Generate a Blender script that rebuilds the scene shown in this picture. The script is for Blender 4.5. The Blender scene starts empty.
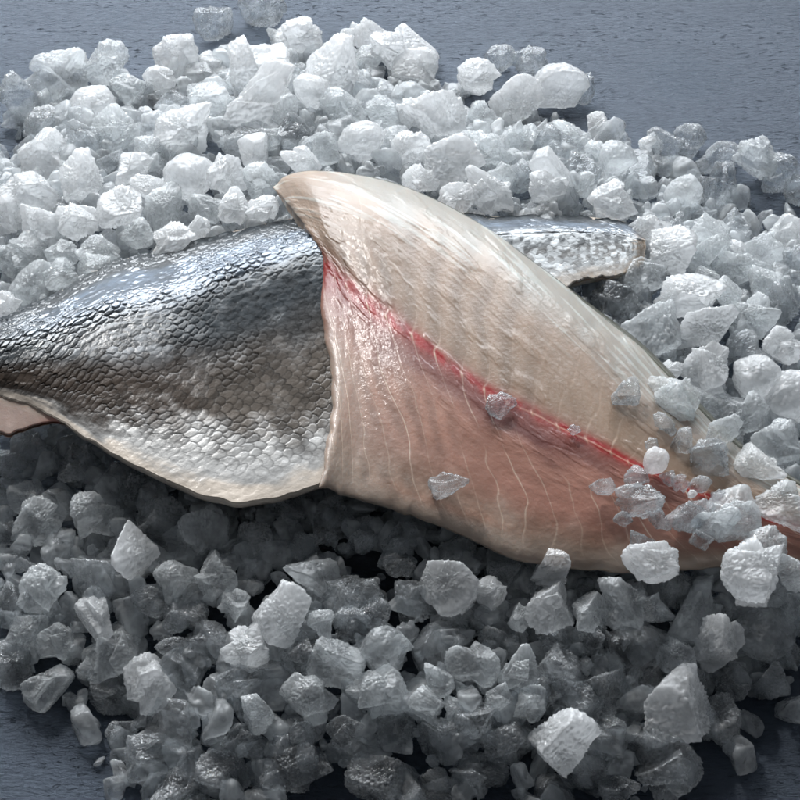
import bpy, math, random
import numpy as np
from mathutils import Vector, Matrix, Euler

sc = bpy.context.scene
# ------------------------------------------------------------------ camera
ELEV = math.radians(48.0)
DIST = 1.10
WIDE = 0.42                       # metres across the frame at the target
FWD = Vector((0, math.cos(ELEV), -math.sin(ELEV)))
RIGHT = Vector((1, 0, 0))
UP = RIGHT.cross(FWD)
EYE = Vector((0, 0, 0.03)) - FWD * DIST
cd = bpy.data.cameras.new('camera')
cd.sensor_width = 36.0
cd.lens = 36.0 * DIST / WIDE
cd.clip_start = 0.05
cd.clip_end = 100
cam = bpy.data.objects.new('camera', cd)
cam.location = EYE
cam.rotation_euler = (math.radians(90) - ELEV, 0, 0)
sc.collection.objects.link(cam)
sc.camera = cam

# ------------------------------------------------------------------ world and lamps
w = bpy.data.worlds.new('World')
sc.world = w
w.use_nodes = True
w.node_tree.nodes['Background'].inputs['Color'].default_value = (0.84, 0.91, 1.0, 1)
w.node_tree.nodes['Background'].inputs['Strength'].default_value = 0.17

def area(name, loc, target, sx, sy, power, color):
    d = bpy.data.lights.new(name, 'AREA')
    d.shape = 'RECTANGLE'
    d.size, d.size_y, d.energy, d.color = sx, sy, power, color
    o = bpy.data.objects.new(name, d)
    o.location = loc
    o.rotation_euler = (Vector(target) - Vector(loc)).to_track_quat('-Z', 'Y').to_euler()
    sc.collection.objects.link(o)
    return o

area('softbox_behind', (-0.25, 1.75, 1.12), (0, 0.05, 0.0), 2.4, 1.0, 98, (0.90, 0.95, 1.0))
area('key_lamp', (-0.55, 0.95, 1.25), (0, 0, 0.03), 0.05, 0.05, 11.0, (1.0, 0.98, 0.95))

sc.view_settings.view_transform = 'Standard'
sc.view_settings.look = 'None'
sc.view_settings.exposure = 0.0
sc.view_settings.gamma = 1.0
sc.render.engine = 'CYCLES'
sc.cycles.use_denoising = True
sc.cycles.use_adaptive_sampling = True
sc.cycles.adaptive_threshold = 0.05
sc.cycles.adaptive_min_samples = 20
sc.cycles.time_limit = 780
sc.cycles.max_bounces = 7
sc.cycles.transmission_bounces = 5
sc.cycles.glossy_bounces = 3
sc.cycles.diffuse_bounces = 4
sc.cycles.transparent_max_bounces = 5
sc.cycles.caustics_refractive = True
sc.cycles.caustics_reflective = False
sc.cycles.sample_clamp_indirect = 4.0
sc.cycles.blur_glossy = 0.6

# ------------------------------------------------------------------ numpy helpers
S = WIDE / DIST / 800.0
E0, F0, R0, U0 = (np.array(v) for v in (EYE, FWD, RIGHT, UP))

def at(px, py, z):
    """point of the scene at height z seen at photograph position px, py (numpy)"""
    px, py, z = np.broadcast_arrays(np.asarray(px, float), np.asarray(py, float), np.asarray(z, float))
    d = F0 + (px - 400)[..., None] * S * R0 + (400 - py)[..., None] * S * U0
    t = (z - E0[2]) / d[..., 2]
    return E0 + d * t[..., None]

def proj(p):
    d = np.asarray(p) - E0
    k = d @ F0
    return 400 + (d @ R0) / k / S, 400 - (d @ U0) / k / S

_rng = np.random.RandomState(7)
_perm = _rng.permutation(256)
_perm = np.concatenate([_perm, _perm, _perm])
_val = _rng.rand(256) * 2 - 1

def vnoise(x, y, z=0.0):
    x, y, z = np.broadcast_arrays(np.asarray(x, float), np.asarray(y, float), np.asarray(z, float))
    xi, yi, zi = np.floor(x).astype(int), np.floor(y).astype(int), np.floor(z).astype(int)
    fx, fy, fz = x - xi, y - yi, z - zi
    ux, uy, uz = (f * f * f * (f * (f * 6 - 15) + 10) for f in (fx, fy, fz))
    def h(a, b, c):
        return _val[_perm[_perm[_perm[a & 255] + (b & 255)] + (c & 255)] & 255]
    r = 0
    for dx in (0, 1):
        for dy in (0, 1):
            for dz in (0, 1):
                wgt = (ux if dx else 1 - ux) * (uy if dy else 1 - uy) * (uz if dz else 1 - uz)
                r = r + wgt * h(xi + dx, yi + dy, zi + dz)
    return r

def fbm(x, y, z=0.0, n=4, g=0.5):
    r, a, f = 0, 1.0, 1.0
    for i in range(n):
        r = r + a * vnoise(x * f + 17.3 * i, y * f + 5.1 * i, np.asarray(z) * f + 3.7 * i)
        a *= g
        f *= 2.03
    return r

def worley(p, seed=0):
    """distance to nearest jittered lattice point, p (...,3)"""
    base = np.floor(p).astype(int)
    best = np.full(p.shape[:-1], 9.0)
    for dx in (-1, 0, 1):
        for dy in (-1, 0, 1):
            for dz in (-1, 0, 1):
                c = base + np.array([dx, dy, dz])
                k = _perm[_perm[_perm[(c[..., 0] + seed) & 255] + (c[..., 1] & 255)] + (c[..., 2] & 255)]
                j = np.stack([_val[k & 255], _val[(k * 7 + 31) & 255], _val[(k * 13 + 97) & 255]], -1) * 0.5 + 0.5
                d = np.linalg.norm(c + j - p, axis=-1)
                best = np.minimum(best, d)
    return best

def sstep(a, b, x):
    t = np.clip((np.asarray(x, float) - a) / (b - a), 0, 1)
    return t * t * (3 - 2 * t)

def catmull(pts, t):
    """pts (n,k), t array in 0..1 -> (len t, k)"""
    pts = np.asarray(pts, float)
    n = len(pts)
    ext = np.vstack([2 * pts[0] - pts[1], pts, 2 * pts[-1] - pts[-2]])
    s = np.clip(np.asarray(t, float), 0, 1) * (n - 1)
    i = np.minimum(np.floor(s).astype(int), n - 2)
    f = (s - i)[:, None]
    a, b, c, d = ext[i], ext[i + 1], ext[i + 2], ext[i + 3]
    return 0.5 * (2 * b + (c - a) * f + (2 * a - 5 * b + 4 * c - d) * f ** 2 + (3 * b - a - 3 * c + d) * f ** 3)

def mesh_from(name, co, quads=None, tris=None, cols=None, smooth=True):
    me = bpy.data.meshes.new(name)
    co = np.ascontiguousarray(co, dtype=np.float32)
    faces = []
    if quads is not None and len(quads):
        faces.append((np.asarray(quads, np.int32), 4))
    if tris is not None and len(tris):
        faces.append((np.asarray(tris, np.int32), 3))
    nl = sum(f.size for f, _ in faces)
    nf = sum(len(f) for f, _ in faces)
    me.vertices.add(len(co))
    me.vertices.foreach_set('co', co.ravel())
    me.loops.add(nl)
    me.loops.foreach_set('vertex_index', np.concatenate([f.ravel() for f, _ in faces]))
    me.polygons.add(nf)
    tot = np.concatenate([np.full(len(f), k, np.int32) for f, k in faces])
    me.polygons.foreach_set('loop_start', np.concatenate([[0], np.cumsum(tot)[:-1]]).astype(np.int32))
    me.polygons.foreach_set('use_smooth', np.full(nf, smooth, dtype=bool))
    me.update(calc_edges=True)
    for cname, arr in (cols or {}).items():
        if arr.ndim == 1:
            at_ = me.attributes.new(cname, 'FLOAT', 'POINT')
            at_.data.foreach_set('value', arr.astype(np.float32))
        else:
            at_ = me.attributes.new(cname, 'FLOAT_COLOR', 'POINT')
            a4 = np.concatenate([arr, np.ones((len(arr), 1))], 1)
            at_.data.foreach_set('color', a4.astype(np.float32).ravel())
    me.validate()
    return me

def link(name, me, mat, parent=None):
    o = bpy.data.objects.new(name, me)
    if mat is not None:
        me.materials.clear()
        me.materials.append(mat)
    sc.collection.objects.link(o)
    if parent is not None:
        o.parent = parent
    return o

def tag(o, label=None, cat=None, group=None, kind=None):
    for k, v in (('label', label), ('category', cat), ('group', group), ('kind', kind)):
        if v:
            o[k] = v
    return o

# ------------------------------------------------------------------ materials
def new_mat(name):
    m = bpy.data.materials.new(name)
    m.use_nodes = True
    nt = m.node_tree
    nt.nodes.clear()
    out = nt.nodes.new('ShaderNodeOutputMaterial')
    return m, nt, out

def N(nt, typ, **kw):
    n = nt.nodes.new(typ)
    for k, v in kw.items():
        if hasattr(n, k):
            setattr(n, k, v)
        else:
            n.inputs[k].default_value = v
    return n

def sett(n, **kw):
    for k, v in kw.items():
        n.inputs[k.replace('_', ' ')].default_value = v

def ice_material(name, milk_lo, milk_hi, tint, crust_milk, sub=False, white=(0.96, 0.98, 0.99)):
    m, nt, out = new_mat(name)
    L = nt.links.new
    tc = N(nt, 'ShaderNodeTexCoord')
    oi = N(nt, 'ShaderNodeObjectInfo')
    geo = N(nt, 'ShaderNodeNewGeometry')
    add = N(nt, 'ShaderNodeVectorMath', operation='ADD')
    sc_ = N(nt, 'ShaderNodeVectorMath', operation='SCALE')
    cmb = N(nt, 'ShaderNodeCombineXYZ')
    for a in 'XYZ':
        L(oi.outputs['Random'], cmb.inputs[a])
    L(cmb.outputs[0], sc_.inputs[0])
    sc_.inputs['Scale'].default_value = 3.0
    L(geo.outputs['Position'], add.inputs[0])       # metres, so grain has one size on every piece
    L(sc_.outputs[0], add.inputs[1])
    n1 = N(nt, 'ShaderNodeTexNoise')
    sett(n1, Scale=90.0, Detail=4.0, Roughness=0.55)
    L(add.outputs[0], n1.inputs['Vector'])
    mr = N(nt, 'ShaderNodeMapRange')
    mr.inputs['From Min'].default_value = 0.36
    mr.inputs['From Max'].default_value = 0.66
    mr.inputs['To Min'].default_value = milk_lo
    mr.inputs['To Max'].default_value = milk_hi
    L(n1.outputs['Fac'], mr.inputs['Value'])
    ca = N(nt, 'ShaderNodeAttribute', attribute_name='crust')
    cm = N(nt, 'ShaderNodeMath', operation='MULTIPLY_ADD', use_clamp=True)
    L(ca.outputs['Fac'], cm.inputs[0])
    cm.inputs[1].default_value = crust_milk
    L(mr.outputs[0], cm.inputs[2])
    # fine crystals on the surface
    n2 = N(nt, 'ShaderNodeTexNoise')
    sett(n2, Scale=480.0, Detail=4.0, Roughness=0.55)
    L(add.outputs[0], n2.inputs['Vector'])
    v2 = N(nt, 'ShaderNodeTexVoronoi')
    sett(v2, Scale=800.0)
    L(add.outputs[0], v2.inputs['Vector'])
    mx = N(nt, 'ShaderNodeMath', operation='MULTIPLY_ADD')
    L(v2.outputs['Distance'], mx.inputs[0])
    mx.inputs[1].default_value = 0.35
    L(n2.outputs['Fac'], mx.inputs[2])
    bp = N(nt, 'ShaderNodeBump')
    bp.inputs['Strength'].default_value = 0.85
    bp.inputs['Distance'].default_value = 0.0006
    L(mx.outputs[0], bp.inputs['Height'])
    bs = N(nt, 'ShaderNodeBump')
    bs.inputs['Strength'].default_value = 0.2
    bs.inputs['Distance'].default_value = 0.0006
    L(mx.outputs[0], bs.inputs['Height'])
    # clear share: part bends the light, part lets it straight through
    g = N(nt, 'ShaderNodeBsdfRefraction')
    sett(g, Color=(*tint, 1), Roughness=0.04, IOR=1.31)
    L(bs.outputs[0], g.inputs['Normal'])
    tp = N(nt, 'ShaderNodeBsdfTransparent')
    sett(tp, Color=(*tint, 1))
    gt = N(nt, 'ShaderNodeMixShader')
    gt.inputs['Fac'].default_value = 0.55
    L(g.outputs[0], gt.inputs[1])
    L(tp.outputs[0], gt.inputs[2])
    # cloudy share: bubbles and cracks scatter light back and onward
    df = N(nt, 'ShaderNodeBsdfDiffuse')
    sett(df, Color=(*white, 1))
    L(bs.outputs[0], df.inputs['Normal'])
    tr = N(nt, 'ShaderNodeBsdfTranslucent')
    sett(tr, Color=(*white, 1))
    L(bs.outputs[0], tr.inputs['Normal'])
    m1 = N(nt, 'ShaderNodeMixShader')
    m1.inputs['Fac'].default_value = 0.58
    L(df.outputs[0], m1.inputs[1])
    L(tr.outputs[0], m1.inputs[2])
    if sub:
        ss = N(nt, 'ShaderNodeBsdfPrincipled')
        sett(ss, Base_Color=(*white, 1), Roughness=0.5)
        ss.inputs['Specular IOR Level'].default_value = 0.0
        ss.inputs['Subsurface Weight'].default_value = 1.0
        ss.inputs['Subsurface Radius'].default_value = (0.95, 1.0, 1.05)
        ss.inputs['Subsurface Scale'].default_value = 0.02
        L(bs.outputs[0], ss.inputs['Normal'])
        m1 = ss
    mix = N(nt, 'ShaderNodeMixShader')
    L(cm.outputs[0], mix.inputs['Fac'])
    L(gt.outputs[0], mix.inputs[1])
    L(m1.outputs[0], mix.inputs[2])
    # wet skin of meltwater
    gl = N(nt, 'ShaderNodeBsdfGlossy')
    sett(gl, Roughness=0.05)
    L(bp.outputs[0], gl.inputs['Normal'])
    fr = N(nt, 'ShaderNodeFresnel')
    fr.inputs['IOR'].default_value = 1.45
    L(bp.outputs[0], fr.inputs['Normal'])
    fin = N(nt, 'ShaderNodeMixShader')
    out_side = N(nt, 'ShaderNodeMath', operation='SUBTRACT')
    out_side.inputs[0].default_value = 1.0
    L(geo.outputs['Backfacing'], out_side.inputs[1])
    ff = N(nt, 'ShaderNodeMath', operation='MULTIPLY')
    L(fr.outputs[0], ff.inputs[0])
    L(out_side.outputs[0], ff.inputs[1])
    L(ff.outputs[0], fin.inputs['Fac'])
    L(mix.outputs[0], fin.inputs[1])
    L(gl.outputs[0], fin.inputs[2])
    L(fin.outputs[0], out.inputs['Surface'])
    return m

ICE = {
    'W': ice_material('frosty_white_ice', 0.42, 0.72, (0.985, 0.995, 1.0), 0.20, False, (0.985, 0.99, 0.995)),
    'G': ice_material('cloudy_ice', 0.17, 0.38, (0.975, 0.99, 0.995), 0.32),
    'C': ice_material('clear_ice', 0.01, 0.09, (0.89, 0.91, 0.925), 0.30),
}
BED = ice_material('packed_crushed_ice', 0.14, 0.36, (0.96, 0.975, 0.985), 0.2)

def slate_material():
    m, nt, out = new_mat('wet_slate')
    L = nt.links.new
    tc = N(nt, 'ShaderNodeTexCoord')
    mp = N(nt, 'ShaderNodeMapping')
    mp.inputs['Scale'].default_value = (1.0, 2.8, 1.0)
    L(tc.outputs['Object'], mp.inputs['Vector'])
    n1 = N(nt, 'ShaderNodeTexNoise')
    sett(n1, Scale=130.0, Detail=7.0, Roughness=0.68, Distortion=0.4)
    n2 = N(nt, 'ShaderNodeTexNoise')
    sett(n2, Scale=260.0, Detail=5.0, Roughness=0.7)
    n3 = N(nt, 'ShaderNodeTexNoise')
    sett(n3, Scale=9.0, Detail=4.0, Roughness=0.6)
    for n in (n1, n2, n3):
        L(mp.outputs[0], n.inputs['Vector'])
    a0 = N(nt, 'ShaderNodeMath', operation='ADD')
    L(n1.outputs['Fac'], a0.inputs[0])
    L(n2.outputs['Fac'], a0.inputs[1])
    n4 = N(nt, 'ShaderNodeTexNoise')
    sett(n4, Scale=170.0, Detail=2.0, Roughness=0.5)
    L(mp.outputs[0], n4.inputs['Vector'])
    pit = N(nt, 'ShaderNodeMapRange')
    pit.inputs['From Min'].default_value = 0.62
    pit.inputs['From Max'].default_value = 0.70
    pit.inputs['To Max'].default_value = -1.3
    L(n4.outputs['Fac'], pit.inputs['Value'])
    a = N(nt, 'ShaderNodeMath', operation='ADD')
    L(a0.outputs[0], a.inputs[0])
    pm = N(nt, 'ShaderNodeMapRange')
    pm.inputs['From Min'].default_value = 0.42
    pm.inputs['From Max'].default_value = 0.62
    L(n3.outputs['Fac'], pm.inputs['Value'])
    pp = N(nt, 'ShaderNodeMath', operation='MULTIPLY')
    L(pit.outputs[0], pp.inputs[0])
    L(pm.outputs[0], pp.inputs[1])
    L(pp.outputs[0], a.inputs[1])
    bp = N(nt, 'ShaderNodeBump')
    bp.inputs['Strength'].default_value = 0.6
    bp.inputs['Distance'].default_value = 0.0012
    L(a.outputs[0], bp.inputs['Height'])
    cr = N(nt, 'ShaderNodeValToRGB')
    cr.color_ramp.elements[0].position = 0.3
    cr.color_ramp.elements[0].color = (0.012, 0.014, 0.019, 1)
    cr.color_ramp.elements[1].position = 0.7
    cr.color_ramp.elements[1].color = (0.028, 0.033, 0.043, 1)
    L(n3.outputs['Fac'], cr.inputs['Fac'])
    rr = N(nt, 'ShaderNodeMapRange')
    rr.inputs['To Min'].default_value = 0.17
    rr.inputs['To Max'].default_value = 0.28
    L(n3.outputs['Fac'], rr.inputs['Value'])
    b = N(nt, 'ShaderNodeBsdfPrincipled')
    sett(b, IOR=1.56)
    b.inputs['Specular Tint'].default_value = (0.62, 0.78, 1.0, 1)
    L(cr.outputs[0], b.inputs['Base Color'])
    L(rr.outputs[0], b.inputs['Roughness'])
    L(bp.outputs[0], b.inputs['Normal'])
    L(b.outputs[0], out.inputs['Surface'])
    return m

def fish_material(name, sss, rough, coat, spec_attr=None, bump=0.3):
    m, nt, out = new_mat(name)
    L = nt.links.new
    at_ = N(nt, 'ShaderNodeAttribute', attribute_name='tone')
    b = N(nt, 'ShaderNodeBsdfPrincipled')
    sett(b, Roughness=rough, IOR=1.38)
    b.inputs['Coat Weight'].default_value = coat
    if spec_attr:
        a3 = N(nt, 'ShaderNodeAttribute', attribute_name='wet')
        L(a3.outputs['Fac'], b.inputs['Coat Weight'])
        L(a3.outputs['Fac'], b.inputs['Specular IOR Level'])
    b.inputs['Coat Roughness'].default_value = 0.10
    b.inputs['Coat IOR'].default_value = 1.36
    L(at_.outputs['Color'], b.inputs['Base Color'])
    if sss:
        b.inputs['Subsurface Weight'].default_value = sss
        b.inputs['Subsurface Radius'].default_value = (1.0, 0.55, 0.38)
        b.inputs['Subsurface Scale'].default_value = 0.004
    if spec_attr:
        a2 = N(nt, 'ShaderNodeAttribute', attribute_name=spec_attr)
        L(a2.outputs['Fac'], b.inputs['Metallic'])
    tc = N(nt, 'ShaderNodeTexCoord')
    n1 = N(nt, 'ShaderNodeTexNoise')
    sett(n1, Scale=420.0, Detail=4.0, Roughness=0.6)
    L(tc.outputs['Object'], n1.inputs['Vector'])
    bp = N(nt, 'ShaderNodeBump')
    bp.inputs['Strength'].default_value = bump
    bp.inputs['Distance'].default_value = 0.0006
    L(n1.outputs['Fac'], bp.inputs['Height'])
    L(bp.outputs[0], b.inputs['Normal'])
    L(bp.outputs[0], b.inputs['Coat Normal'])
    L(b.outputs[0], out.inputs['Surface'])
    return m

# ------------------------------------------------------------------ the slate
me = bpy.data.meshes.new('slate_surface')
me.from_pydata([(-3, -2, 0), (3, -2, 0), (3, 4, 0), (-3, 4, 0)], [], [(0, 1, 2, 3)])
slate = link('slate_surface', me, slate_material())
tag(slate, 'dark wet blue grey slate surface under the ice', kind='structure')

# ------------------------------------------------------------------ the heap
OUTL = [(-70, 165), (5, 160), (30, 130), (60, 105), (150, 100), (200, 72), (230, 60), (290, 55), (350, 62), (440, 92), (500, 115),
        (560, 128), (640, 165), (700, 195), (760, 228), (880, 240), (920, 400), (920, 690), (800, 705), (735, 745), (690, 790), (640, 835),
        (190, 835), (130, 790), (100, 722), (0, 695), (-70, 700), (-110, 400)]
OP = at([p[0] for p in OUTL], [p[1] for p in OUTL], 0.0)[:, :2]

def heap(x, y):
    p = np.stack(np.broadcast_arrays(np.asarray(x, float), np.asarray(y, float)), -1)
    best = np.full(p.shape[:-1], 9.0)
    inside = np.zeros(p.shape[:-1], bool)
    n = len(OP)
    for i in range(n):
        a, b = OP[i], OP[(i + 1) % n]
        ab = b - a
        t = np.clip(((p - a) @ ab) / (ab @ ab), 0, 1)
        best = np.minimum(best, np.linalg.norm(p - (a + t[..., None] * ab), axis=-1))
        cond = ((a[1] > p[..., 1]) != (b[1] > p[..., 1]))
        with np.errstate(divide='ignore', invalid='ignore'):
            xs = a[0] + (p[..., 1] - a[1]) * (b[0] - a[0]) / (b[1] - a[1])
        inside ^= cond & (p[..., 0] < xs)
    d = np.where(inside, best, -best)
    h = 0.056 * (1 - np.exp(-np.maximum(d, 0) / 0.055)) + 0.004 * vnoise(p[..., 0] * 25, p[..., 1] * 25, 1.5) * sstep(0, 0.04, d)
    return np.where(d > 0, h, np.maximum(d, -0.03) * 0.5)

def on_heap(px, py):
    """march the view ray down to the heap"""
    z = 0.075
    for _ in range(60):
        p = at(px, py, z)
        h = float(heap(p[0], p[1]))
        if z <= h + 0.0006:
            break
        z -= 0.0012
    return at(px, py, max(z, 0.0))

# ------------------------------------------------------------------ ice lumps
def ico(sub):
    import bmesh
    bm = bmesh.new()
    bmesh.ops.create_icosphere(bm, subdivisions=sub, radius=1.0)
    v = np.array([x.co[:] for x in bm.verts])
    v /= np.linalg.norm(v, axis=1)[:, None]
    f = np.array([[q.index for q in t.verts] for t in bm.faces])
    bm.free()
    return v, f

ICO = {k: ico(k) for k in (4, 5, 6)}

def lump(seed, sub=6, sharp=False, smooth_=False, crust=1.0):
    """a broken piece of ice, unit radius: flat broken faces, worn edges, granular crust; returns points, faces, crust"""
    rs = np.random.RandomState(seed)
    v, f = ICO[sub]
    def poly(nf, soft, off, lo=0.55, hi=0.95, cap=1.7):
        # well spread plane normals
        n = []
        while len(n) < nf:
            c = rs.randn(3)
            c /= np.linalg.norm(c)
            if all(c @ m < 0.78 for m in n):
                n.append(c)
        n = np.array(n)
        d = rs.uniform(lo, hi, nf)
        c = v @ n.T
        r = np.where(c > 0.08, (d + n @ off) / np.maximum(c, 0.08), 4.0)
        r = np.minimum(r, cap)
        return -np.log(np.sum(np.exp(-r * soft), axis=1)) / soft + np.log(2) / soft * 0.5
    if sharp:
        r = poly(6, 34, np.zeros(3), 0.5, 0.8)
    elif smooth_:
        r = poly(12, 9, np.zeros(3), 0.75, 1.0, 1.3)
    else:
        r = poly(8, 26, np.zeros(3))
        for _ in range(rs.randint(0, 3)):
            o = rs.randn(3)
            o *= 0.45 / np.linalg.norm(o)
            r = np.maximum(r, poly(7, 26, o, 0.45, 0.7, 1.35))
    r = np.maximum(r, 0.35)
    p = v * r[:, None]
    q = p + rs.uniform(0, 50, 3)
    low = fbm(q[:, 0] * 1.7, q[:, 1] * 1.7, q[:, 2] * 1.7, 3)
    mask = sstep(-0.30, 0.30, fbm(q[:, 0] * 1.5 + 9, q[:, 1] * 1.5, q[:, 2] * 1.5, 2))
    edge = sstep(0.95, 1.25, r / np.median(r))
    mask = np.clip(0.15 + mask * 0.85 + 0.6 * edge, 0, 1)
    mask = mask * (0.22 if smooth_ else 0.38 if sharp else 0.9)
    w1 = 0.5 - worley(q * 8.0, seed)
    w2 = 0.5 - worley(q * 15.0, seed + 3)
    pit = sstep(0.1, 0.5, fbm(q[:, 0] * 3.1, q[:, 1] * 3.1, q[:, 2] * 3.1 + 7, 2))
    fine = fbm(q[:, 0] * 9, q[:, 1] * 9, q[:, 2] * 9, 3)
    disp = 0.06 * low + crust * mask * (0.11 * w1 + 0.10 * w2 - 0.05 * pit) + 0.022 * fine
    p = p + v * disp[:, None]
    p -= p.mean(0)
    p /= np.percentile(np.linalg.norm(p, axis=1), 90)
    cr = np.clip(mask * (0.6 + 0.9 * w1 + 0.5 * w2) + 0.25 * edge, 0, 1)
    return p, f, cr

VARS = {'n': [], 's': [], 'o': []}
for i in range(18):
    VARS['n'].append(lump(100 + i))
for i in range(5):
    VARS['s'].append(lump(300 + i, sharp=True))
for i in range(6):
    VARS['o'].append(lump(500 + i, smooth_=True))
VM = {}
for k, lst in VARS.items():
    for i, (p, f, cr) in enumerate(lst):
        VM[k, i] = None

def lump_mesh(k, i, c):
    if VM[k, i] is None:
        p, f, cr = VARS[k][i]
        me = mesh_from('ice_chunk', p, tris=f, cols={'crust': cr})
        me.materials.append(ICE['G'])
        VM[k, i] = me
    return VM[k, i]

# every piece read from the photograph: x, y, width, height, clarity (W frosty, G cloudy, C clear), shape
PIECES = '''
72 69 33 24 W;60 90 52 44 G;93 102 42 32 W o;112 75 38 36 G;130 98 34 26 G;105 58 14 9 G;20 118 36 38 C;45 126 40 30 C;42 152 50 38 W;118 128 42 44 G
85 138 40 32 C;178 62 40 40 W;158 84 30 26 W;172 99 30 22 C;180 128 60 46 W;135 165 34 30 W;188 173 46 44 W o;82 178 44 40 W;28 188 56 42 W;110 158 25 20 C
267 20 42 38 C;214 36 28 34 C;278 42 20 16 G;252 62 50 56 W;258 100 74 50 W;214 64 26 22 W;208 102 40 44 G;302 50 45 34 W;332 72 60 44 W;351 37 24 22 W
373 43 32 28 W;312 89 36 28 W o;284 112 26 30 G;342 104 40 30 G;368 66 30 24 G;393 64 28 42 W;252 138 44 24 C;292 130 32 36 C;256 154 38 25 W s;362 137 46 28 W o
322 142 34 30 G;304 160 34 20 W;224 172 36 42 W;262 180 34 28 G;396 137 32 36 G;414 50 38 38 W s;420 76 52 22 W;478 88 42 28 W;497 70 32 24 C;530 77 34 30 C
560 98 42 44 W s;438 116 60 46 W;408 148 28 44 W;515 113 50 36 W;482 112 24 30 G;583 99 20 28 C;574 137 34 34 G;550 143 38 38 C;598 128 20 22 W;556 172 38 36 W s
521 136 28 38 G;490 150 46 36 G;446 160 60 44 W;420 178 34 30 W;503 172 24 26 G;524 173 28 26 C;580 166 32 34 C;586 184 22 18 G;490 188 52 24 W;460 196 40 20 W
610 161 42 32 G s;641 172 28 36 C s;612 200 36 44 W;650 148 24 20 W;668 158 40 24 C;690 152 30 30 C;690 194 34 38 G s;720 170 40 28 C;718 200 32 40 C;753 172 26 46 G
778 186 42 30 C;645 227 38 30 W;673 229 22 26 C;706 235 46 34 G;738 232 30 26 C;668 251 48 30 W;706 251 36 26 G;738 245 18 10 W;764 246 40 40 G s;741 264 46 24 G
789 231 36 30 W;796 256 22 26 C;643 273 50 26 G;709 276 26 24 G;684 294 60 40 W;729 293 24 28 G;763 281 30 34 G;784 302 34 38 C;706 323 50 38 W;753 312 38 44 G
656 326 50 60 G;778 343 36 34 W;620 298 50 40 C;740 348 34 26 C;667 371 32 22 W;708 365 50 36 W;756 374 46 36 W o;792 394 52 44 W o;674 396 42 44 G;700 402 34 24 G
741 412 56 46 G;782 441 44 44 G;722 432 34 28 G;758 466 46 28 W;705 456 36 32 C;785 470 32 30 C;692 518 32 34 C;736 519 58 34 G;782 506 52 44 G;767 545 42 30 G
653 563 58 34 W;612 557 28 30 G o;756 573 58 62 W;626 600 46 50 G;678 584 38 38 C;694 608 48 46 G s;655 606 36 22 G;718 638 42 54 W;766 629 56 46 G o;634 656 56 64 C o
680 656 38 32 G;692 684 46 32 C;730 681 42 34 C;766 662 32 26 C;673 709 70 48 W;715 726 36 46 C;603 690 40 44 C;608 736 32 38 G;767 591 34 22 G;792 603 30 26 G
792 571 30 26 G;792 652 28 32 C;772 690 32 30 C;444 578 54 50 W;492 588 34 26 W;549 568 42 26 W;550 603 42 48 W;585 586 20 18 C o;588 612 36 36 G;470 613 52 38 C
522 613 24 26 G;436 640 42 58 C s;403 643 20 20 G;475 661 36 46 G;522 669 42 42 G;437 679 28 28 G;428 702 40 30 G;456 709 26 22 G;500 698 30 28 G;517 697 24 28 C
478 717 42 44 C;512 738 50 42 C;444 738 37 42 G;557 738 54 60 W;567 666 48 42 C;555 643 34 28 C;592 637 36 28 C;580 702 50 32 C;215 573 38 42 G;235 601 28 30 G
315 572 48 44 G s;278 618 52 54 W;248 644 46 42 W;322 620 22 30 G;330 656 60 32 G;383 645 46 42 G o;310 696 50 46 G;375 691 52 46 G;240 681 62 32 C;258 709 32 36 G
350 736 42 28 C;392 726 34 42 C;290 736 36 32 C;365 592 38 30 C;372 614 34 36 C;40 588 38 46 G;28 630 36 42 G;60 639 38 32 G;98 612 42 36 W;115 646 56 34 G
98 670 34 28 C;150 678 48 54 W;14 672 36 40 C;46 691 50 34 G;105 694 38 28 C;168 720 56 50 C s;172 646 36 20 C;185 672 46 38 C s;155 762 60 44 G;100 577 54 52 C
205 525 50 52 G;135 551 34 56 W s;90 512 46 38 G;36 520 46 44 G;30 492 36 28 G;62 498 30 36 C s;4 532 18 26 C;395 560 34 26 C;382 778 50 50 G;285 772 52 50 G
318 764 34 28 C;196 754 18 14 G;175 796 60 26 C;555 796 46 24 G o;665 772 60 54 C;590 776 46 36 C;480 772 54 34 C;408 792 26 34 C;618 790 34 30 C;436 788 36 26 C
160 522 44 42 C;292 504 42 32 C;330 522 44 42 C;362 535 32 26 C;122 476 40 32 C;78 462 42 32 C;32 452 42 34 C;250 545 42 38 C;298 548 38 32 C;400 538 34 28 C
452 550 40 22 C;500 574 32 22 C;340 590 36 36 C;175 575 42 40 G;150 600 40 32 C;180 612 40 38 C;205 640 38 36 C;300 655 34 30 C;350 625 36 34 C;410 600 40 40 C
125 206 36 40 W;166 206 42 38 G;45 222 52 36 W;28 248 42 30 G;33 284 44 42 G s;78 217 42 28 W;6 304 24 32 W;100 246 38 28 G;65 252 32 26 G;172 240 42 28 W
198 226 20 24 W;60 274 36 28 G;95 264 32 22 G;135 232 34 24 G;8 214 32 36 W;8 255 26 32 G;236 206 36 24 W;205 206 34 26 G;150 186 30 28 W;262 208 34 16 W
12 470 30 26 C;10 600 28 36 C;120 740 30 24 C;225 770 44 40 C;240 740 40 32 C;530 700 36 34 G;455 640 30 28 C;500 640 34 32 C;645 740 40 30 C;545 690 32 28 C
735 220 26 24 C;798 200 30 26 C;600 150 26 20 G;470 140 26 22 G;270 135 24 18 G;150 145 30 26 G;60 225 24 20 G;385 108 34 26 G;410 110 28 24 W;545 186 40 22 W
'''
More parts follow.
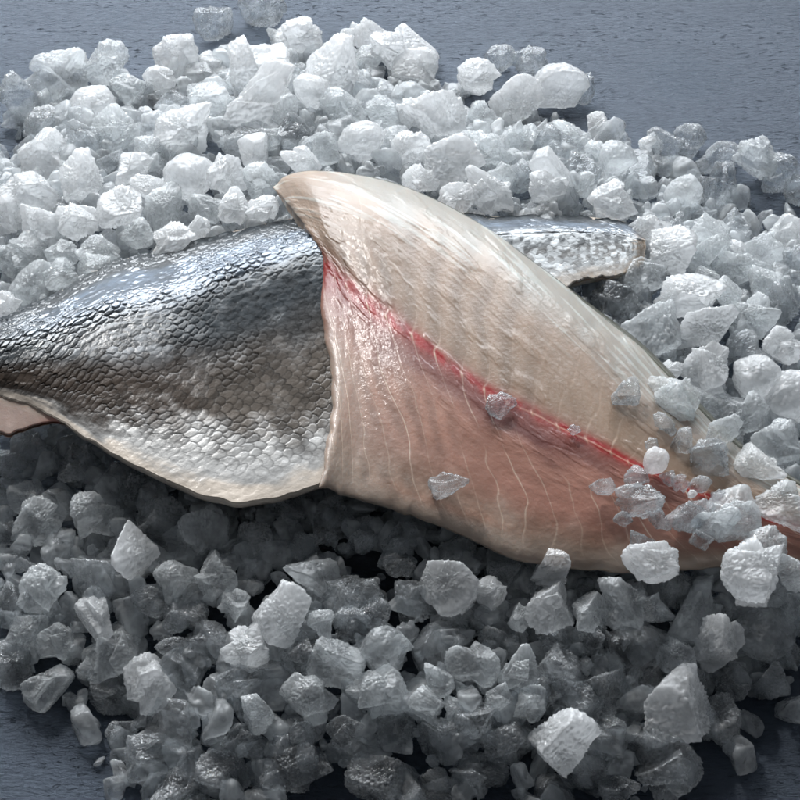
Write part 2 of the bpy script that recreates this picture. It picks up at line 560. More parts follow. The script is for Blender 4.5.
# pieces lying on the fish: x, y, width, height, clarity, shape, height above the slate
ON_FISH = [(73, 378, 17, 20, 'C', 'n', 0.070), (446, 484, 40, 24, 'C', 'n', 0.084), (656, 461, 26, 27, 'W', 'o', 0.076), (637, 477, 28, 20, 'C', 'n', 0.077),
           (637, 501, 44, 32, 'C', 'n', 0.076), (600, 487, 26, 16, 'C', 'n', 0.078), (680, 483, 18, 17, 'C', 'n', 0.073), (692, 494, 9, 9, 'W', 'n', 0.073),
           (630, 393, 28, 26, 'C', 'n', 0.078), (681, 441, 24, 26, 'C', 'n', 0.072), (717, 521, 44, 30, 'G', 'n', 0.070), (690, 517, 34, 34, 'C', 'n', 0.069),
           (678, 404, 40, 30, 'G', 'n', 0.072), (706, 462, 40, 34, 'C', 'n', 0.069), (745, 520, 42, 28, 'G', 'n', 0.068), (664, 424, 22, 18, 'C', 'n', 0.074), (652, 446, 16, 14, 'C', 'n', 0.075), (700, 486, 22, 16, 'C', 'n', 0.070), (660, 520, 22, 18, 'C', 'n', 0.072), (622, 520, 20, 14, 'C', 'n', 0.073), (668, 478, 16, 14, 'C', 'n', 0.073), (718, 498, 20, 16, 'C', 'n', 0.069), (700, 540, 26, 18, 'C', 'n', 0.068), (640, 540, 30, 18, 'C', 'n', 0.069), (575, 430, 14, 10, 'C', 'n', 0.080),
           (500, 405, 34, 24, 'C', 'n', 0.085)]

pieces = []
for part in PIECES.replace('\n', ';').split(';'):
    t = part.split()
    if len(t) >= 5:
        pieces.append((float(t[0]), float(t[1]), float(t[2]), float(t[3]), t[4], t[5] if len(t) > 5 else 'n', None))
pieces += [(a, b, c, d, e, f, g) for a, b, c, d, e, f, g in ON_FISH]

def zone(px, py, h):
    if h is not None:
        if px > 590 and py < 505:
            return "on the flesh beside the red line"
        if px > 590:
            return "on the flesh by its narrow end"
        if px < 200:
            return "lying on the dark scaly skin"
        return "lying on the pink flesh"
    back = np.interp(px, [0, 60, 150, 250, 420, 560, 700, 800], [150, 80, 60, 30, 50, 90, 160, 195])
    fish = np.interp(px, [0, 110, 290, 420, 540, 645, 745, 800], [318, 264, 200, 190, 262, 350, 450, 500])
    low = np.interp(px, [0, 40, 140, 232, 318, 410, 510, 620, 735, 800], [390, 410, 470, 505, 486, 515, 555, 572, 567, 575])
    if py < fish + 4 or (px > 560 and py < 330):
        if py < back + 32:
            return ("on the far left rim" if px < 200 else "on far rim behind the fillet corner" if px < 400
                    else "on far rim right of middle" if px < 600 else "on the far right rim")
        if px < 125:
            return "above dark fillet at far left"
        if px < 270:
            return "above dark fillet beside pale corner"
        if px < 400:
            return "behind flesh fillet's top edge"
        if px < 600:
            return "left of the silver tail end"
        if py < 262:
            return 'right of the silver tail end'
        return "below the silver tail end"
    if px > 640 and py < low - 10:
        return "over flesh fillet's narrow end"
    if py < low + 50:
        return ("shaded under dark fillet's belly" if px < 320 else "shaded under flesh fillet's edge" if px < 590
                else "under flesh fillet's right end")
    if py < 665:
        return ("on near slope at left" if px < 200 else "on near slope below fillet crossing" if px < 400
                else "on near slope right of middle" if px < 600 else "on near slope at right")
    return ("at heap's near left foot" if px < 200 else "at near foot left of middle" if px < 400
            else "at near foot right of middle" if px < 600 else "at heap's near right foot")

rs = np.random.RandomState(11)
recs = []
count = {'n': 0, 's': 0, 'o': 0}
for (px, py, pw, ph, c, sh, hz) in pieces:
    if py > 712 and c == 'G':
        c = 'C'
    mm = WIDE / 800.0
    over = 0.0
    if hz is None and px > 625:
        up_ = np.interp(px, [600, 645, 698, 745, 830], [318, 355, 408, 452, 505])
        lo_ = np.interp(px, [600, 640, 735, 830], [571, 573, 567, 572])
        if up_ - 6 < py < lo_ + 8:
            over = 0.061 - 0.006 * (px - 625) / 175
    if over:
        p = at(px, py, over + 0.3 * min(pw, ph) * WIDE / 800)
        lift = 0
    elif hz is None:
        p = on_heap(px, py)
        lift = {'W': 0.004, 'G': 0.0, 'C': -0.005}[c]
        p = p + np.array([0, -0.6 * lift, 0.7 * lift])
        d = None
    else:
        p = at(px, py, hz - 0.0040)
    dist = np.linalg.norm(p - E0)
    k = dist / DIST * mm
    gr = 1.14 if hz is None else 1.1
    rx, rz = pw * k * 0.5 * gr, ph * k * 0.5 * gr
    i = rs.randint(len(VARS[sh]))
    me = lump_mesh(sh, i, c)
    o = bpy.data.objects.new('ice_chunk', me)
    o.material_slots[0].link = 'OBJECT'
    o.material_slots[0].material = ICE[c]
    # random spin of the lump, then stretch to the size seen (kept round in depth)
    spin = Euler(tuple(rs.uniform(0, 6.28, 3))).to_matrix()
    pts = VARS[sh][i][0][::40] @ np.array(spin).T
    ex = (pts @ R0).max() - (pts @ R0).min()
    ez = (pts @ U0).max() - (pts @ U0).min()
    dep = min(rx, rz) * 0.25 + max(rx, rz) * 0.75
    frame = Matrix((RIGHT, UP, -FWD)).transposed()
    sm = frame @ Matrix.Diagonal((2 * rx / ex, 2 * rz / ez, dep * (0.95 if hz is None else 0.6))) @ frame.transposed() @ spin
    if hz is None and not over:
        p = p - np.array([0, 0, 1]) * dep * 0.25
        low_ = min((Vector(q) @ sm.transposed()).z for q in VARS[sh][i][0][::40])
        if p[2] + low_ < 0.0:
            p[2] = -low_
    M = Matrix.Translation(Vector(p)) @ sm.to_4x4()
    o.matrix_world = M
    sc.collection.objects.link(o)
    size = 'small' if pw * ph < 750 else 'medium' if pw * ph < 1750 else 'large'
    look = {'W': 'frosty white', 'G': 'cloudy grey', 'C': 'clear dark'}[c]
    if sh == 's':
        look = {'W': 'sharp white', 'G': 'sharp grey', 'C': 'sharp clear'}[c]
    if sh == 'o':
        look = {'W': 'rounded white', 'G': 'rounded grey', 'C': 'rounded clear'}[c]
    recs.append((zone(px, py, hz), size, look, px, py, o))

ORD = ['', 'first', 'second', 'third', 'fourth', 'fifth', 'sixth', 'seventh', 'eighth', 'ninth', 'tenth', 'eleventh', 'twelfth', 'thirteenth', 'fourteenth', 'fifteenth', 'sixteenth', 'seventeenth', 'eighteenth', 'nineteenth', 'twentieth']
cls = {}
for r in recs:
    cls.setdefault(r[:3], []).append(r)
for (z_, size, look), lst in cls.items():
    lst.sort(key=lambda r: r[3])
    for n, r in enumerate(lst):
        lab = f'{size} {look} ice chunk {z_}'
        if len(lst) > 1:
            lab += f", {ORD[n + 1] + ' from left' if n else 'leftmost'}"
        tag(r[5], lab, 'ice chunk', 'ice chunks heaped around the fillets')
print('chunks', len(recs), 'longest label', max(len(r[5]['label'].split()) for r in recs), 'distinct', len({r[5]['label'] for r in recs}))

# ------------------------------------------------------------------ packed ice between and under the pieces: too many small bits to count
allco, tris, off, allcr = [], [], 0, []
small = [lump(700 + i, sub=4) for i in range(10)]
rs = np.random.RandomState(5)
placed = []
tries = 0
while len(placed) < 2900 and tries < 42000:
    tries += 1
    x, y = rs.uniform(-0.3, 0.33), rs.uniform(-0.36, 0.32)
    h = float(heap(x, y))
    if h <= -0.004:
        continue
    if y < -0.03 and h < 0.026 and rs.rand() < 0.7:
        continue
    if h < 0.012 and rs.rand() < 0.35:
        continue
    r = rs.uniform(0.0055, 0.0115) if rs.rand() < 0.75 else rs.uniform(0.0018, 0.0045)
    if any((x - a) ** 2 + (y - b) ** 2 < ((r + c) * 0.42) ** 2 for a, b, c in placed):
        continue
    placed.append((x, y, r))
    z = max(h, 0) - 0.009 + rs.uniform(-0.003, 0.0015)
    if len(placed) % 3 == 0:
        z = rs.uniform(0.2, 0.75) * max(h, 0)
    z = max(z, r * 0.5)
    p, f, cr = small[rs.randint(10)]
    allcr.append(cr)
    m = np.array(Euler(tuple(rs.uniform(0, 6.28, 3))).to_matrix())
    q = (p * rs.uniform(0.75, 1.15, 3)) @ m.T * r + np.array([x, y, z])
    allco.append(q)
    tris.append(f + off)
    off += len(q)
print('bed pieces', len(placed))
me = mesh_from('crushed_ice', np.concatenate(allco), tris=np.concatenate(tris), cols={'crust': np.concatenate(allcr)})
bedo = link('crushed_ice', me, BED)
tag(bedo, 'bed of small crushed ice filling the gaps under the chunks', kind='stuff')

# ------------------------------------------------------------------ fillets
def rails_grid(rails, nu, nv):
    """rails: list of (v, [(px,py)...]) -> PX, PY (nu, nv)"""
    us = np.linspace(0, 1, nu)
    R = np.stack([catmull(p, us) for _, p in rails], 1)          # nu, nr, 2
    vs = np.array([v for v, _ in rails])
    vq = np.linspace(0, 1, nv)
    out = np.zeros((nu, nv, 2))
    n = len(vs)
    # cubic hermite across the rails
    m = np.zeros_like(R)
    for k in range(n):
        if k == 0:
            m[:, k] = (R[:, 1] - R[:, 0]) / (vs[1] - vs[0])
        elif k == n - 1:
            m[:, k] = (R[:, -1] - R[:, -2]) / (vs[-1] - vs[-2])
        else:
            m[:, k] = 0.5 * ((R[:, k + 1] - R[:, k]) / (vs[k + 1] - vs[k]) + (R[:, k] - R[:, k - 1]) / (vs[k] - vs[k - 1]))
    for j, v in enumerate(vq):
        k = min(max(np.searchsorted(vs, v, side='right') - 1, 0), n - 2)
        hh = vs[k + 1] - vs[k]
        t = (v - vs[k]) / hh
        out[:, j] = ((2 * t**3 - 3 * t**2 + 1) * R[:, k] + (t**3 - 2 * t**2 + t) * hh * m[:, k]
                     + (-2 * t**3 + 3 * t**2) * R[:, k + 1] + (t**3 - t**2) * hh * m[:, k + 1])
    U, V = np.meshgrid(us, vq, indexing='ij')
    return out[..., 0], out[..., 1], U, V

def shell(top, bottom, cols):
    nu, nv = top.shape[:2]
    co = np.concatenate([top.reshape(-1, 3), bottom.reshape(-1, 3)])
    idx = np.arange(nu * nv).reshape(nu, nv)
    a, b, c, d = idx[:-1, :-1].ravel(), idx[1:, :-1].ravel(), idx[1:, 1:].ravel(), idx[:-1, 1:].ravel()
    k = nu * nv
    q = [np.stack([a, d, c, b], 1), np.stack([b, c, d, a], 1) + k]
    ring = np.concatenate([idx[:, 0], idx[-1, 1:], idx[-2::-1, -1], idx[0, -2::-1]])
    r2 = ring + k
    q.append(np.stack([ring[:-1], ring[1:], r2[1:], r2[:-1]], 1))
    cc = {n: np.concatenate([v.reshape(k, -1).squeeze(), v.reshape(k, -1).squeeze()]) for n, v in cols.items()}
    return co, np.concatenate(q), cc

def normals(P):
    du = np.gradient(P, axis=0)
    dv = np.gradient(P, axis=1)
    n = np.cross(dv, du)
    n /= np.linalg.norm(n, axis=-1, keepdims=True) + 1e-12
    return np.where(n[..., 2:3] < 0, -n, n)

def mixc(a, b, t):
    return a + (np.asarray(b) - a) * t[..., None]

def arc(P):
    """arc length along u (row centre) and v, in metres, as fields"""
    du = np.linalg.norm(np.diff(P, axis=0), axis=-1)
    dv = np.linalg.norm(np.diff(P, axis=1), axis=-1)
    Su = np.concatenate([np.zeros((1, P.shape[1])), np.cumsum(du, 0)], 0)
    Sv = np.concatenate([np.zeros((P.shape[0], 1)), np.cumsum(dv, 1)], 1)
    return Su, Sv

# ---- the fillet lying skin side up, its tail reappearing on the right
DORS = [(-75, 352), (-35, 334), (0, 319), (55, 294), (110, 264), (170, 248), (235, 231), (293, 218), (360, 207), (430, 206), (490, 216), (540, 215), (590, 217), (628, 223), (647, 240)]
LATE = [(-75, 366), (-35, 358), (0, 349), (50, 336), (106, 315), (170, 302), (225, 281), (290, 262), (350, 250), (420, 240), (485, 236), (540, 233), (590, 233), (625, 236), (645, 241)]
MIDR = [(-75, 380), (-35, 378), (0, 376), (50, 380), (100, 388), (165, 396), (225, 400), (290, 392), (350, 362), (420, 325), (485, 286), (540, 262), (590, 252), (625, 250), (646, 247)]
VENT = [(-75, 396), (-35, 396), (0, 396), (48, 414), (95, 444), (150, 475), (232, 505), (318, 487), (375, 452), (440, 402), (500, 345), (560, 292), (590, 278), (620, 274), (643, 262)]

def skin_z(U, V):
    base = 0.060 + 0.004 * np.sin(U * 3.1) - 0.008 * sstep(0.6, 0.8, U)
    hump = (1 - np.exp(-V / 0.09)) * (1 - 0.62 * V ** 1.6) * np.sqrt(np.clip((1 - V) / 0.014, 0, 1))
    endt = sstep(0, 0.02, U) * sstep(0, 0.035, 1 - U)
    t = 0.016 * (1 - 0.62 * sstep(0.5, 0.95, U))
    drop = 0.012 * sstep(0.0, 0.25, 0.25 - V) * sstep(0, 0.3, U)
    return base - drop + t * hump * (0.3 + 0.7 * endt)

nu, nv = 1100, 420
PX, PY, U, V = rails_grid([(0, DORS), (0.27, LATE), (0.62, MIDR), (1, VENT)], nu, nv)
# a slightly ragged cut along the belly and the back
rag = fbm(U * 60, V * 0 + 3.0, 0, 3) * 1.6
PY = PY + rag * sstep(0.9, 1, V) + 0.8 * rag * sstep(0.1, 0, V)
P = at(PX, PY, skin_z(U, V))
Nn = normals(P)
Su, Sv = arc(P)
# overlapping scales: free edges point to the tail
L0 = 0.0056
su = Su[:, nv // 2][:, None] + 0 * V
wu = su * (1 + 0 * V) + 0.0011 * fbm(su * 70, Sv * 70, 2.0, 3) + 0.010 * (V - 0.4) ** 2
wv = Sv + 0.0010 * fbm(su * 60, Sv * 60, 8.0, 3)
shape_l = L0 * (1.0 + 0.0 * V)
a_, b_ = wu / L0, wv / (L0 * 0.72)
best_h = np.zeros_like(a_)
best_i = np.zeros_like(a_)
edge = np.zeros_like(a_)
done = np.zeros(a_.shape, bool)
# go from the scales nearest the head backwards; the first disc that covers the point is on top
ia = np.floor(a_).astype(int)
ib = np.floor(b_).astype(int)
cands = []
for da in range(-2, 2):
    for db in range(-1, 3):
        jb = ib + db
        for half in (0, 1):
            pass
        ja = ia + da
        cx = ja + 0.5 * (jb & 1)
        hsh = _val[_perm[(_perm[ja & 255] + (jb & 255)) & 511] & 255]
        cx = cx + 0.16 * hsh
        cy = jb + 0.16 * _val[_perm[(_perm[jb & 255] + (ja & 255)) & 511] & 255]
        ddx, ddy = (a_ - cx) / 0.92, (b_ - cy) / 0.86
        rr = np.sqrt(ddx ** 2 + ddy ** 2)
        cands.append((cx, rr, ddx, hsh))
order_key = np.stack([np.where(c[1] < 1, c[0], 1e9) for c in cands])
pick = np.argmin(order_key, 0)
rr = np.take_along_axis(np.stack([c[1] for c in cands]), pick[None], 0)[0]
dx = np.take_along_axis(np.stack([c[2] for c in cands]), pick[None], 0)[0]
hs = np.take_along_axis(np.stack([c[3] for c in cands]), pick[None], 0)[0]
none = order_key.min(0) > 1e8
rr = np.where(none, 1, rr)
rim = sstep(0.74, 0.97, rr) * (dx > -0.3)
dome = (1 - rr ** 2)
sc_h = 0.00030 * (0.45 * (dx + 1) + 0.5 * dome - 1.1 * rim) + 0.00012 * hs
sc_h = np.where(none, -0.0003, sc_h)
amp = 0.35 + 0.65 * sstep(0.02, 0.12, V) * sstep(1.0, 0.82, V) + 0.9 * sstep(0.34, 0.2, V)
amp = (amp + 0.5 * sstep(0.34, 0.2, V)) * (0.12 + 1.0 * sstep(-0.55, 0.6, fbm(U * 18, V * 8, 4.0, 4))) * (1 - 0.75 * sstep(0.62, 0.82, V + 0.05 * fbm(U * 9, V * 5, 14.0, 2))) * (1 - 0.6 * sstep(0.68, 0.74, U))
crumple = 0.00012 * sstep(0.36, 0.24, V) * fbm(su * 110, Sv * 420, 16.0, 3) + 0.00008 * fbm(su * 300, Sv * 300, 9.0, 3) + 0.00022 * fbm(su * 130, Sv * 260, 6.0, 3) * sstep(0.5, 0.2, V)
lat = np.exp(-((V - 0.27) / 0.008) ** 2) * sstep(0.1, 0.2, U)
top = P + Nn * (sc_h * amp + crumple - 0.00022 * lat)[..., None]
# albedo and silver of the skin, with highlights painted in
dark = np.array([0.022, 0.027, 0.031])
blue = np.array([0.10, 0.13, 0.17])
brown = np.array([0.048, 0.035, 0.027])
silver = np.array([0.42, 0.415, 0.405])
cream = np.array([0.52, 0.45, 0.38])
n_a = fbm(U * 14, V * 6, 1.0, 4)
n_b = fbm(U * 45, V * 22, 5.0, 4)
Vn = V + 0.035 * n_a
col = mixc(np.broadcast_to(dark, P.shape), blue, (0.8 + 0.15 * n_b) * sstep(0.05, 0.11, Vn) * sstep(0.30, 0.2, Vn) * sstep(0.12, 0.28, U))  # bluish highlight band along the back, painted into the skin colour
col = mixc(col, brown, sstep(0.36, 0.58, Vn) * 0.9)
col = mixc(col, np.array([0.16, 0.17, 0.18]), 0.8 * sstep(0.1, 0.8, hs + n_a) * np.exp(-((V - 0.40) / 0.09) ** 2) * np.exp(-((U - 0.31) / 0.09) ** 2))  # glints on the larger scales, painted as a paler grey patch
belly_start = np.interp(U, [0.14, 0.25, 0.34, 0.43, 0.50, 0.60], [0.90, 0.87, 0.76, 0.68, 0.80, 0.7])
col = mixc(col, np.array([0.105, 0.09, 0.076]), sstep(0.36, 0.46, U) * sstep(0.38, 0.6, Vn) * 0.75)
col = mixc(col, silver, sstep(belly_start - 0.08, belly_start + 0.10, Vn + 0.05 * n_b) * 0.85)
col = mixc(col, cream, sstep(0.89, 0.97, Vn + 0.03 * n_b + 0.06 * sstep(0.3, 0.05, U)))
tail = sstep(0.70, 0.76, U)
col = mixc(col, np.array([0.56, 0.58, 0.59]), tail * (0.35 + 0.65 * sstep(-0.4, 0.4, fbm(U * 130, V * 16, 41.0, 3))) * sstep(0.12, 0.3, Vn))
col = mixc(col, np.array([0.30, 0.22, 0.15]), (sstep(0.95, 0.99, U + 0.02 * n_b) * 0.7 + 0.55 * tail * sstep(0.75, 0.95, V + 0.04 * n_b)))
col = mixc(col, np.array([0.015, 0.018, 0.02]), lat * 0.45 * (1 - 0.7 * tail))
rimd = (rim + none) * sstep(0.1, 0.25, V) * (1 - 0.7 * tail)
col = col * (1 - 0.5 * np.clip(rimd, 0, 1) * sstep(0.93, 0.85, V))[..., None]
col = col * (1 + 0.30 * hs * sstep(0.9, 0.8, V) + 0.18 * n_b)[..., None]
col = np.clip(col, 0.005, 0.9)
metal = 0.6 * sstep(0.03, 0.1, V) * sstep(0.34, 0.22, V) * sstep(0.12, 0.25, U) * (1 - 0.5 * sstep(0.6, 0.7, U)) + 0.25 * sstep(belly_start - 0.1, belly_start, Vn) * sstep(0.96, 0.88, Vn) * (0.5 + 0.5 * hs)
metal = np.clip(metal * 0.5 + 0.02, 0, 0.6)
wet = np.clip(0.05 + 0.75 * sstep(0.34, 0.22, V) * sstep(0.01, 0.08, V) * (0.35 + 0.65 * sstep(0.06, 0.22, U)) + 0.5 * sstep(0.50, 0.34, V) * np.exp(-((U - 0.27) / 0.09) ** 2) + 0.25 * sstep(0.66, 0.78, V) + 0.12 * sstep(0.1, 0.7, n_b), 0, 1)
skin_mat = fish_material('wet_fish_skin', 0.0, 0.38, 0.8, 'silver', bump=0.35)
flesh_mat = fish_material('raw_white_fish_flesh', 0.30, 0.45, 0.36, None, bump=0.3)

fil = bpy.data.objects.new('fish_fillet', None)
loc = at(240, 380, 0.058)
fil.location = loc
sc.collection.objects.link(fil)
tag(fil, 'dark and silver scaly fillet, skin side up, tucked under the pale flesh fillet', 'fish fillet', 'fish fillets laid on the ice')
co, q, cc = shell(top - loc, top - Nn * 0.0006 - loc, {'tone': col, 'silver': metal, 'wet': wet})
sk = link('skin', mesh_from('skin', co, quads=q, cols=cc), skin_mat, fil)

# its flesh underneath, showing at the left under the belly edge
fn, fm = 420, 120
PXf, PYf, Uf, Vf = rails_grid([(0, DORS), (0.27, LATE), (0.62, MIDR), (1, VENT)], fn, fm)
flap = sstep(0.245, 0.15, Uf) * sstep(0.82, 1.0, Vf)
PYf = PYf + flap * 34 + 0.7 * sstep(0.9, 1, Vf) + (3.0 * flap * fbm(Uf * 40, Vf * 6, 1.0, 3)) + (0.8 * fbm(Uf * 60, Vf * 0 + 3.0, 0, 3) - 0.2) * sstep(0.9, 1, Vf)
zf = skin_z(Uf, Vf) - 0.0016 - 0.004 * flap
Pf = at(PXf, PYf, zf)
bf = Pf.copy()
bf[..., 2] -= 0.001 + 0.009 * np.clip(np.minimum(Uf * 20, 1) * np.minimum((1 - Uf) * 14, 1) * np.minimum((1 - Vf) * 9, 1) * np.minimum(Vf * 9, 1), 0, 1)
cf = mixc(np.broadcast_to(np.array([0.62, 0.52, 0.43]), Pf.shape), np.array([0.36, 0.26, 0.22]) * (1 + 0.0 * 1), sstep(0, 0.5, flap))
cf = mixc(cf, np.array([0.45, 0.10, 0.08]), 0.7 * np.exp(-((Uf - 0.225) / 0.02) ** 2) * sstep(0.9, 1.0, Vf))
co, q, cc = shell(Pf - loc, bf - loc, {'tone': cf})
link('flesh', mesh_from('flesh', co, quads=q, cols=cc), flesh_mat, fil)

# ---- the fillet lying flesh side up
RU = [(268, 186), (300, 172), (350, 174), (405, 187), (470, 218), (535, 263), (595, 310), (645, 352), (698, 408), (745, 452), (830, 505)]
RP = [(302, 220), (325, 222), (368, 234), (418, 258), (470, 288), (530, 328), (585, 366), (640, 408), (697, 450), (745, 482), (830, 520)]
RB = [(322, 263), (350, 287), (395, 322), (440, 355), (490, 390), (545, 418), (600, 446), (645, 468), (700, 492), (745, 511), (830, 536)]
RM = [(332, 410), (355, 412), (400, 428), (445, 450), (490, 472), (545, 495), (600, 513), (645, 524), (700, 536), (745, 543), (830, 555)]
RL = [(317, 486), (345, 494), (385, 506), (430, 523), (475, 541), (520, 559), (575, 569), (635, 573), (690, 570), (745, 567), (830, 572)]

TILT = 0.014

def flesh_base(U):
    return 0.0735 - 0.024 * sstep(0.2, 0.95, U)

nu, nv = 860, 420
PX, PY, U, V = rails_grid([(0, RU), (0.19, RP), (0.40, RB), (0.74, RM), (1, RL)], nu, nv)
PX = PX + 2.2 * fbm(V * 14, U * 0, 2.0, 3) * sstep(0.04, 0, U) - 8 * np.exp(-((V - 0.53) / 0.10) ** 2) * sstep(0.05, 0, U)
tip = sstep(0.10, 0, V) * sstep(0.05, 0, U)
PX, PY = PX + 6 * tip, PY + 1 * tip
PY = PY + 1.5 * fbm(U * 22, V * 0, 7.0, 3) * sstep(0.92, 1, V)
T = (0.0105 - 0.0045 * sstep(0.3, 1, U)) * (1 - 0.35 * sstep(0.5, 0.95, V)) * (0.6 + 0.4 * sstep(0, 0.25, U))
hump = np.clip(1 - np.abs(2 * V - 1.0) ** 5.0, 0, 1) ** 0.55
endt = np.sqrt(np.clip(1 - (1 - np.clip(U / 0.04, 0, 1)) ** 2, 0, 1))
Z = flesh_base(U) + T * hump * (0.25 + 0.75 * endt) + TILT * (0.5 - V) * sstep(0.0, 0.12, U) - 0.002 * sstep(0.10, 0.0, V) ** 1.3 * sstep(0, 0.2, U + 0.06)
Z = Z - 0.013 * sstep(0.30, 0.0, V) * sstep(0.22, 0.0, U)
P = at(PX, PY, Z)
Nn = normals(P)
# muscle bands: chevrons with thin pale sheets between them
ph = U * 21 + np.where(V < 0.4, -(0.4 - V) * 5.5 + 2.0 * (0.4 - V) ** 2, -(V - 0.4) * 3.4 - 3.2 * (V - 0.4) ** 2)
ph = ph + 0.38 * fbm(U * 6, V * 4, 3.0, 3)
fr = np.abs(ph - np.round(ph))
ids = np.round(ph).astype(int)
strength = 0.7 + 0.3 * _val[(ids * 37 + 11) & 255]
line = np.exp(-(fr / 0.035) ** 2)
line2 = np.exp(-(fr / (0.024 + 0.014 * fbm(U * 12, V * 9, 51.0, 2))) ** 2)
saw = ph - np.floor(ph)
vis = (0.2 + 0.8 * sstep(0.3, 0.42, V)) * sstep(-0.75, 0.2, fbm(U * 6 + 3, V * 4, 9.0, 3)) * sstep(0.98, 0.9, V) * sstep(0.03, 0.10, V)
nlow = fbm(U * 4, V * 3, 11.0, 4)
nmid = fbm(U * 18, V * 9, 12.0, 4)
nfib = fbm(U * 10 + V * 3, V * 70 - U * 25, 13.0, 3)
vb = 0.40 + 0.010 * fbm(U * 9, 0 * V, 5.0, 2)
pale = np.array([0.39, 0.31, 0.255])
tan_ = np.array([0.235, 0.160, 0.110])
pink = np.array([0.34, 0.165, 0.122])
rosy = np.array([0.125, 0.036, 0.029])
red = np.array([0.26, 0.010, 0.007])
col = mixc(np.broadcast_to(tan_, P.shape), pink, sstep(0.36, 0.5, V) * sstep(0.98, 0.75, V) * (0.5 + 0.5 * sstep(0.0, 0.6, U)))
col = mixc(col, pale, sstep(0.34, 0.0, V + 0.04 * nlow) * 0.75)
col = mixc(col, pale, sstep(0.80, 0.98, V + 0.05 * nmid) * 0.85)
col = mixc(col, pale, sstep(0.16, 0.02, U + 0.02 * nmid) * sstep(0.5, 0.62, V) * 0.75)
col = mixc(col, np.array([0.33, 0.15, 0.09]), 0.5 * np.exp(-((V - 0.90 + 0.03 * nlow) / 0.030) ** 2) * sstep(0.1, 0.25, U) * sstep(0.55, 0.4, U))
# darker red muscle just below the blood line
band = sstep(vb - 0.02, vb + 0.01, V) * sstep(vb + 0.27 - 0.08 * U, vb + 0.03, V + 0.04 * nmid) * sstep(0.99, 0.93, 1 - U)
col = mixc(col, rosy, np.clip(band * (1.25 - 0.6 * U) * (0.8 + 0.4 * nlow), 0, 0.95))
bl_w = 0.019 + 0.022 * sstep(0.35, 0.0, U) + 0.010 * sstep(0.75, 0.9, U)
blood = np.exp(-((V - vb) / bl_w) ** 2)
blotch = fbm(U * 60, V * 40, 31.0, 3)
col = mixc(col, np.array([0.22, 0.05, 0.036]), 0.6 * np.exp(-((V - vb - 0.015) / (bl_w * 2.4)) ** 2))
col = mixc(col, red, np.clip(blood * (1.05 + 0.35 * nmid + 0.6 * blotch) * (1 - 0.25 * np.exp(-(fr / 0.10) ** 2)), 0, 1))
clot = np.exp(-(((U - 0.035) / 0.05) ** 2 + ((V - 0.43) / 0.045) ** 2))
col = mixc(col, np.array([0.20, 0.018, 0.013]), np.clip(clot * (0.75 + 0.5 * nmid), 0, 0.9))
# small bone ends along the line
pin = np.exp(-((V - vb - 0.004) / 0.008) ** 2) * np.exp(-((fr) / 0.06) ** 2)
col = mixc(col, np.array([0.55, 0.36, 0.27]), np.clip(pin * 0.7, 0, 1))
sheet = np.exp(-((V - vb - 0.002) / 0.0028) ** 2) * sstep(0.35, 0.5, U)
col = mixc(col, np.array([0.55, 0.33, 0.25]), sheet * 0.6)
col = mixc(col, np.array([0.56, 0.43, 0.34]), np.clip(line2 * vis * strength * (0.5 + 0.3 * sstep(-0.3, 0.5, nmid)) + 0.25 * line * vis * strength, 0, 1))
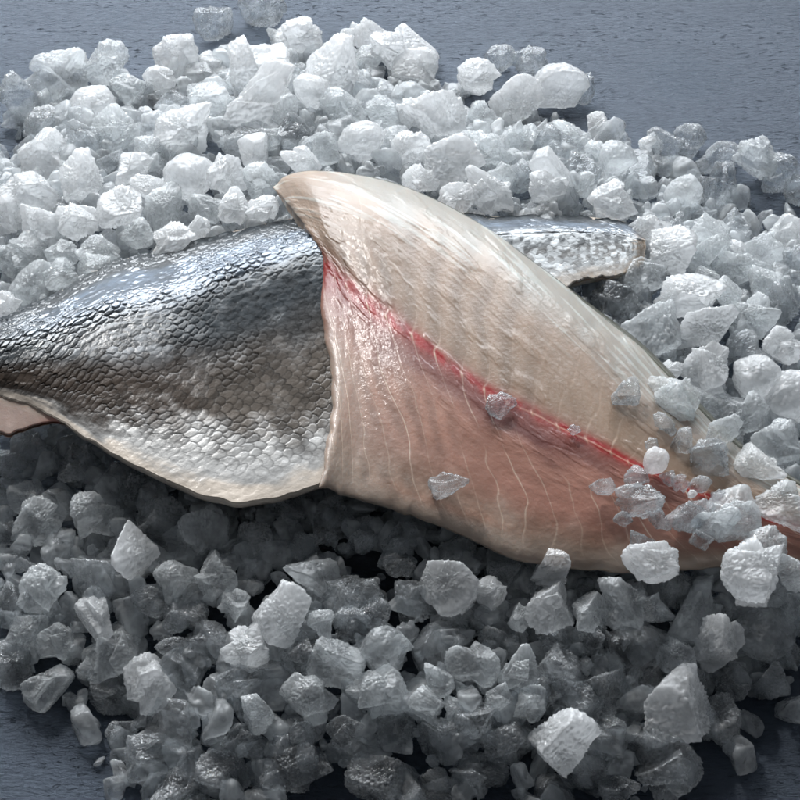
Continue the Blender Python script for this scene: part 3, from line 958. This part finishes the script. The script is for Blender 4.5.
# silvery green membrane on the back edge
memb = sstep(0.13 + 0.07 * sstep(0.2, 0.5, U), 0.02, V + 0.04 * nmid) * sstep(0.10, 0.25, U)
col = mixc(col, np.array([0.33, 0.32, 0.29]), memb * 0.8)
streak = sstep(0.25, 0.8, nfib) * sstep(0.25, 0.05, V)
col = mixc(col, np.array([0.52, 0.54, 0.51]), streak * 0.55)
col = col * (1 + 0.10 * nlow + 0.09 * nmid + 0.15 * np.sin(ph * 6.283) * sstep(-0.5, 0.3, fbm(U * 5, V * 6, 61.0, 2)) * sstep(0.0, 0.12, V) * sstep(1, 0.9, V))[..., None]
col = np.clip(col, 0.01, 0.9)
ridge = fbm(U * 16 + V * 6, V * 22 - U * 9, 21.0, 4)
lumps = fbm(U * 38, V * 24, 23.0, 3)
hgt = (-0.00010 * line * vis * strength + 0.00010 * nmid + 0.00022 * sstep(0.3, 0.75, ridge) * sstep(0.75, 0.3, V)
       + 0.00006 * ridge + 0.00010 * lumps + 0.00006 * nfib * sstep(0.45, 0.1, V) - 0.0001 * blood  + 0.00025 * pin)
top = P + Nn * (hgt * sstep(0, 0.02, U))[..., None]
bot = P.copy()
bot[..., 2] = np.minimum(flesh_base(U) - 0.013 * sstep(0.30, 0.0, V) * sstep(0.22, 0.0, U) + TILT * (0.5 - V) * sstep(0.0, 0.12, U) - 0.004 * np.clip(np.minimum(V * 8, 1) * np.minimum((1 - V) * 8, 1), 0, 1), P[..., 2] - 0.0008)
loc = at(520, 400, 0.062)
fil2 = bpy.data.objects.new('fish_fillet', None)
fil2.location = loc
sc.collection.objects.link(fil2)
tag(fil2, 'pale pink fillet, flesh side up, with red blood line, across the scaly one', 'fish fillet', 'fish fillets laid on the ice')
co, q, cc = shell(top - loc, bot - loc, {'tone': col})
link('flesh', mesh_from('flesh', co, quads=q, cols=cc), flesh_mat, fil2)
# its skin, a thin sheet under the flesh that shows along the back edge
sel = slice(None, None, 4)
Us, Vs = U[sel, sel], V[sel, sel]
oy = (-3.5 * sstep(0.5, 0.75, Us) - 0.6) * sstep(0.1, 0.0, Vs)
Ps = at(PX[sel, sel] + 3.0 * sstep(0.5, 0.75, Us) * sstep(0.1, 0, Vs), PY[sel, sel] + oy, bot[sel, sel][..., 2] - 0.0006)
Pb = Ps.copy()
Pb[..., 2] -= 0.0012
cs = mixc(np.broadcast_to(np.array([0.10, 0.10, 0.08]), Ps.shape), np.array([0.4, 0.4, 0.36]), sstep(0.4, 0.9, Vs))
co, q, cc = shell(Ps - loc, Pb - loc, {'tone': cs, 'silver': 0 * Us + 0.2, 'wet': 0 * Us + 0.4})
link('skin', mesh_from('skin', co, quads=q, cols=cc), skin_mat, fil2)
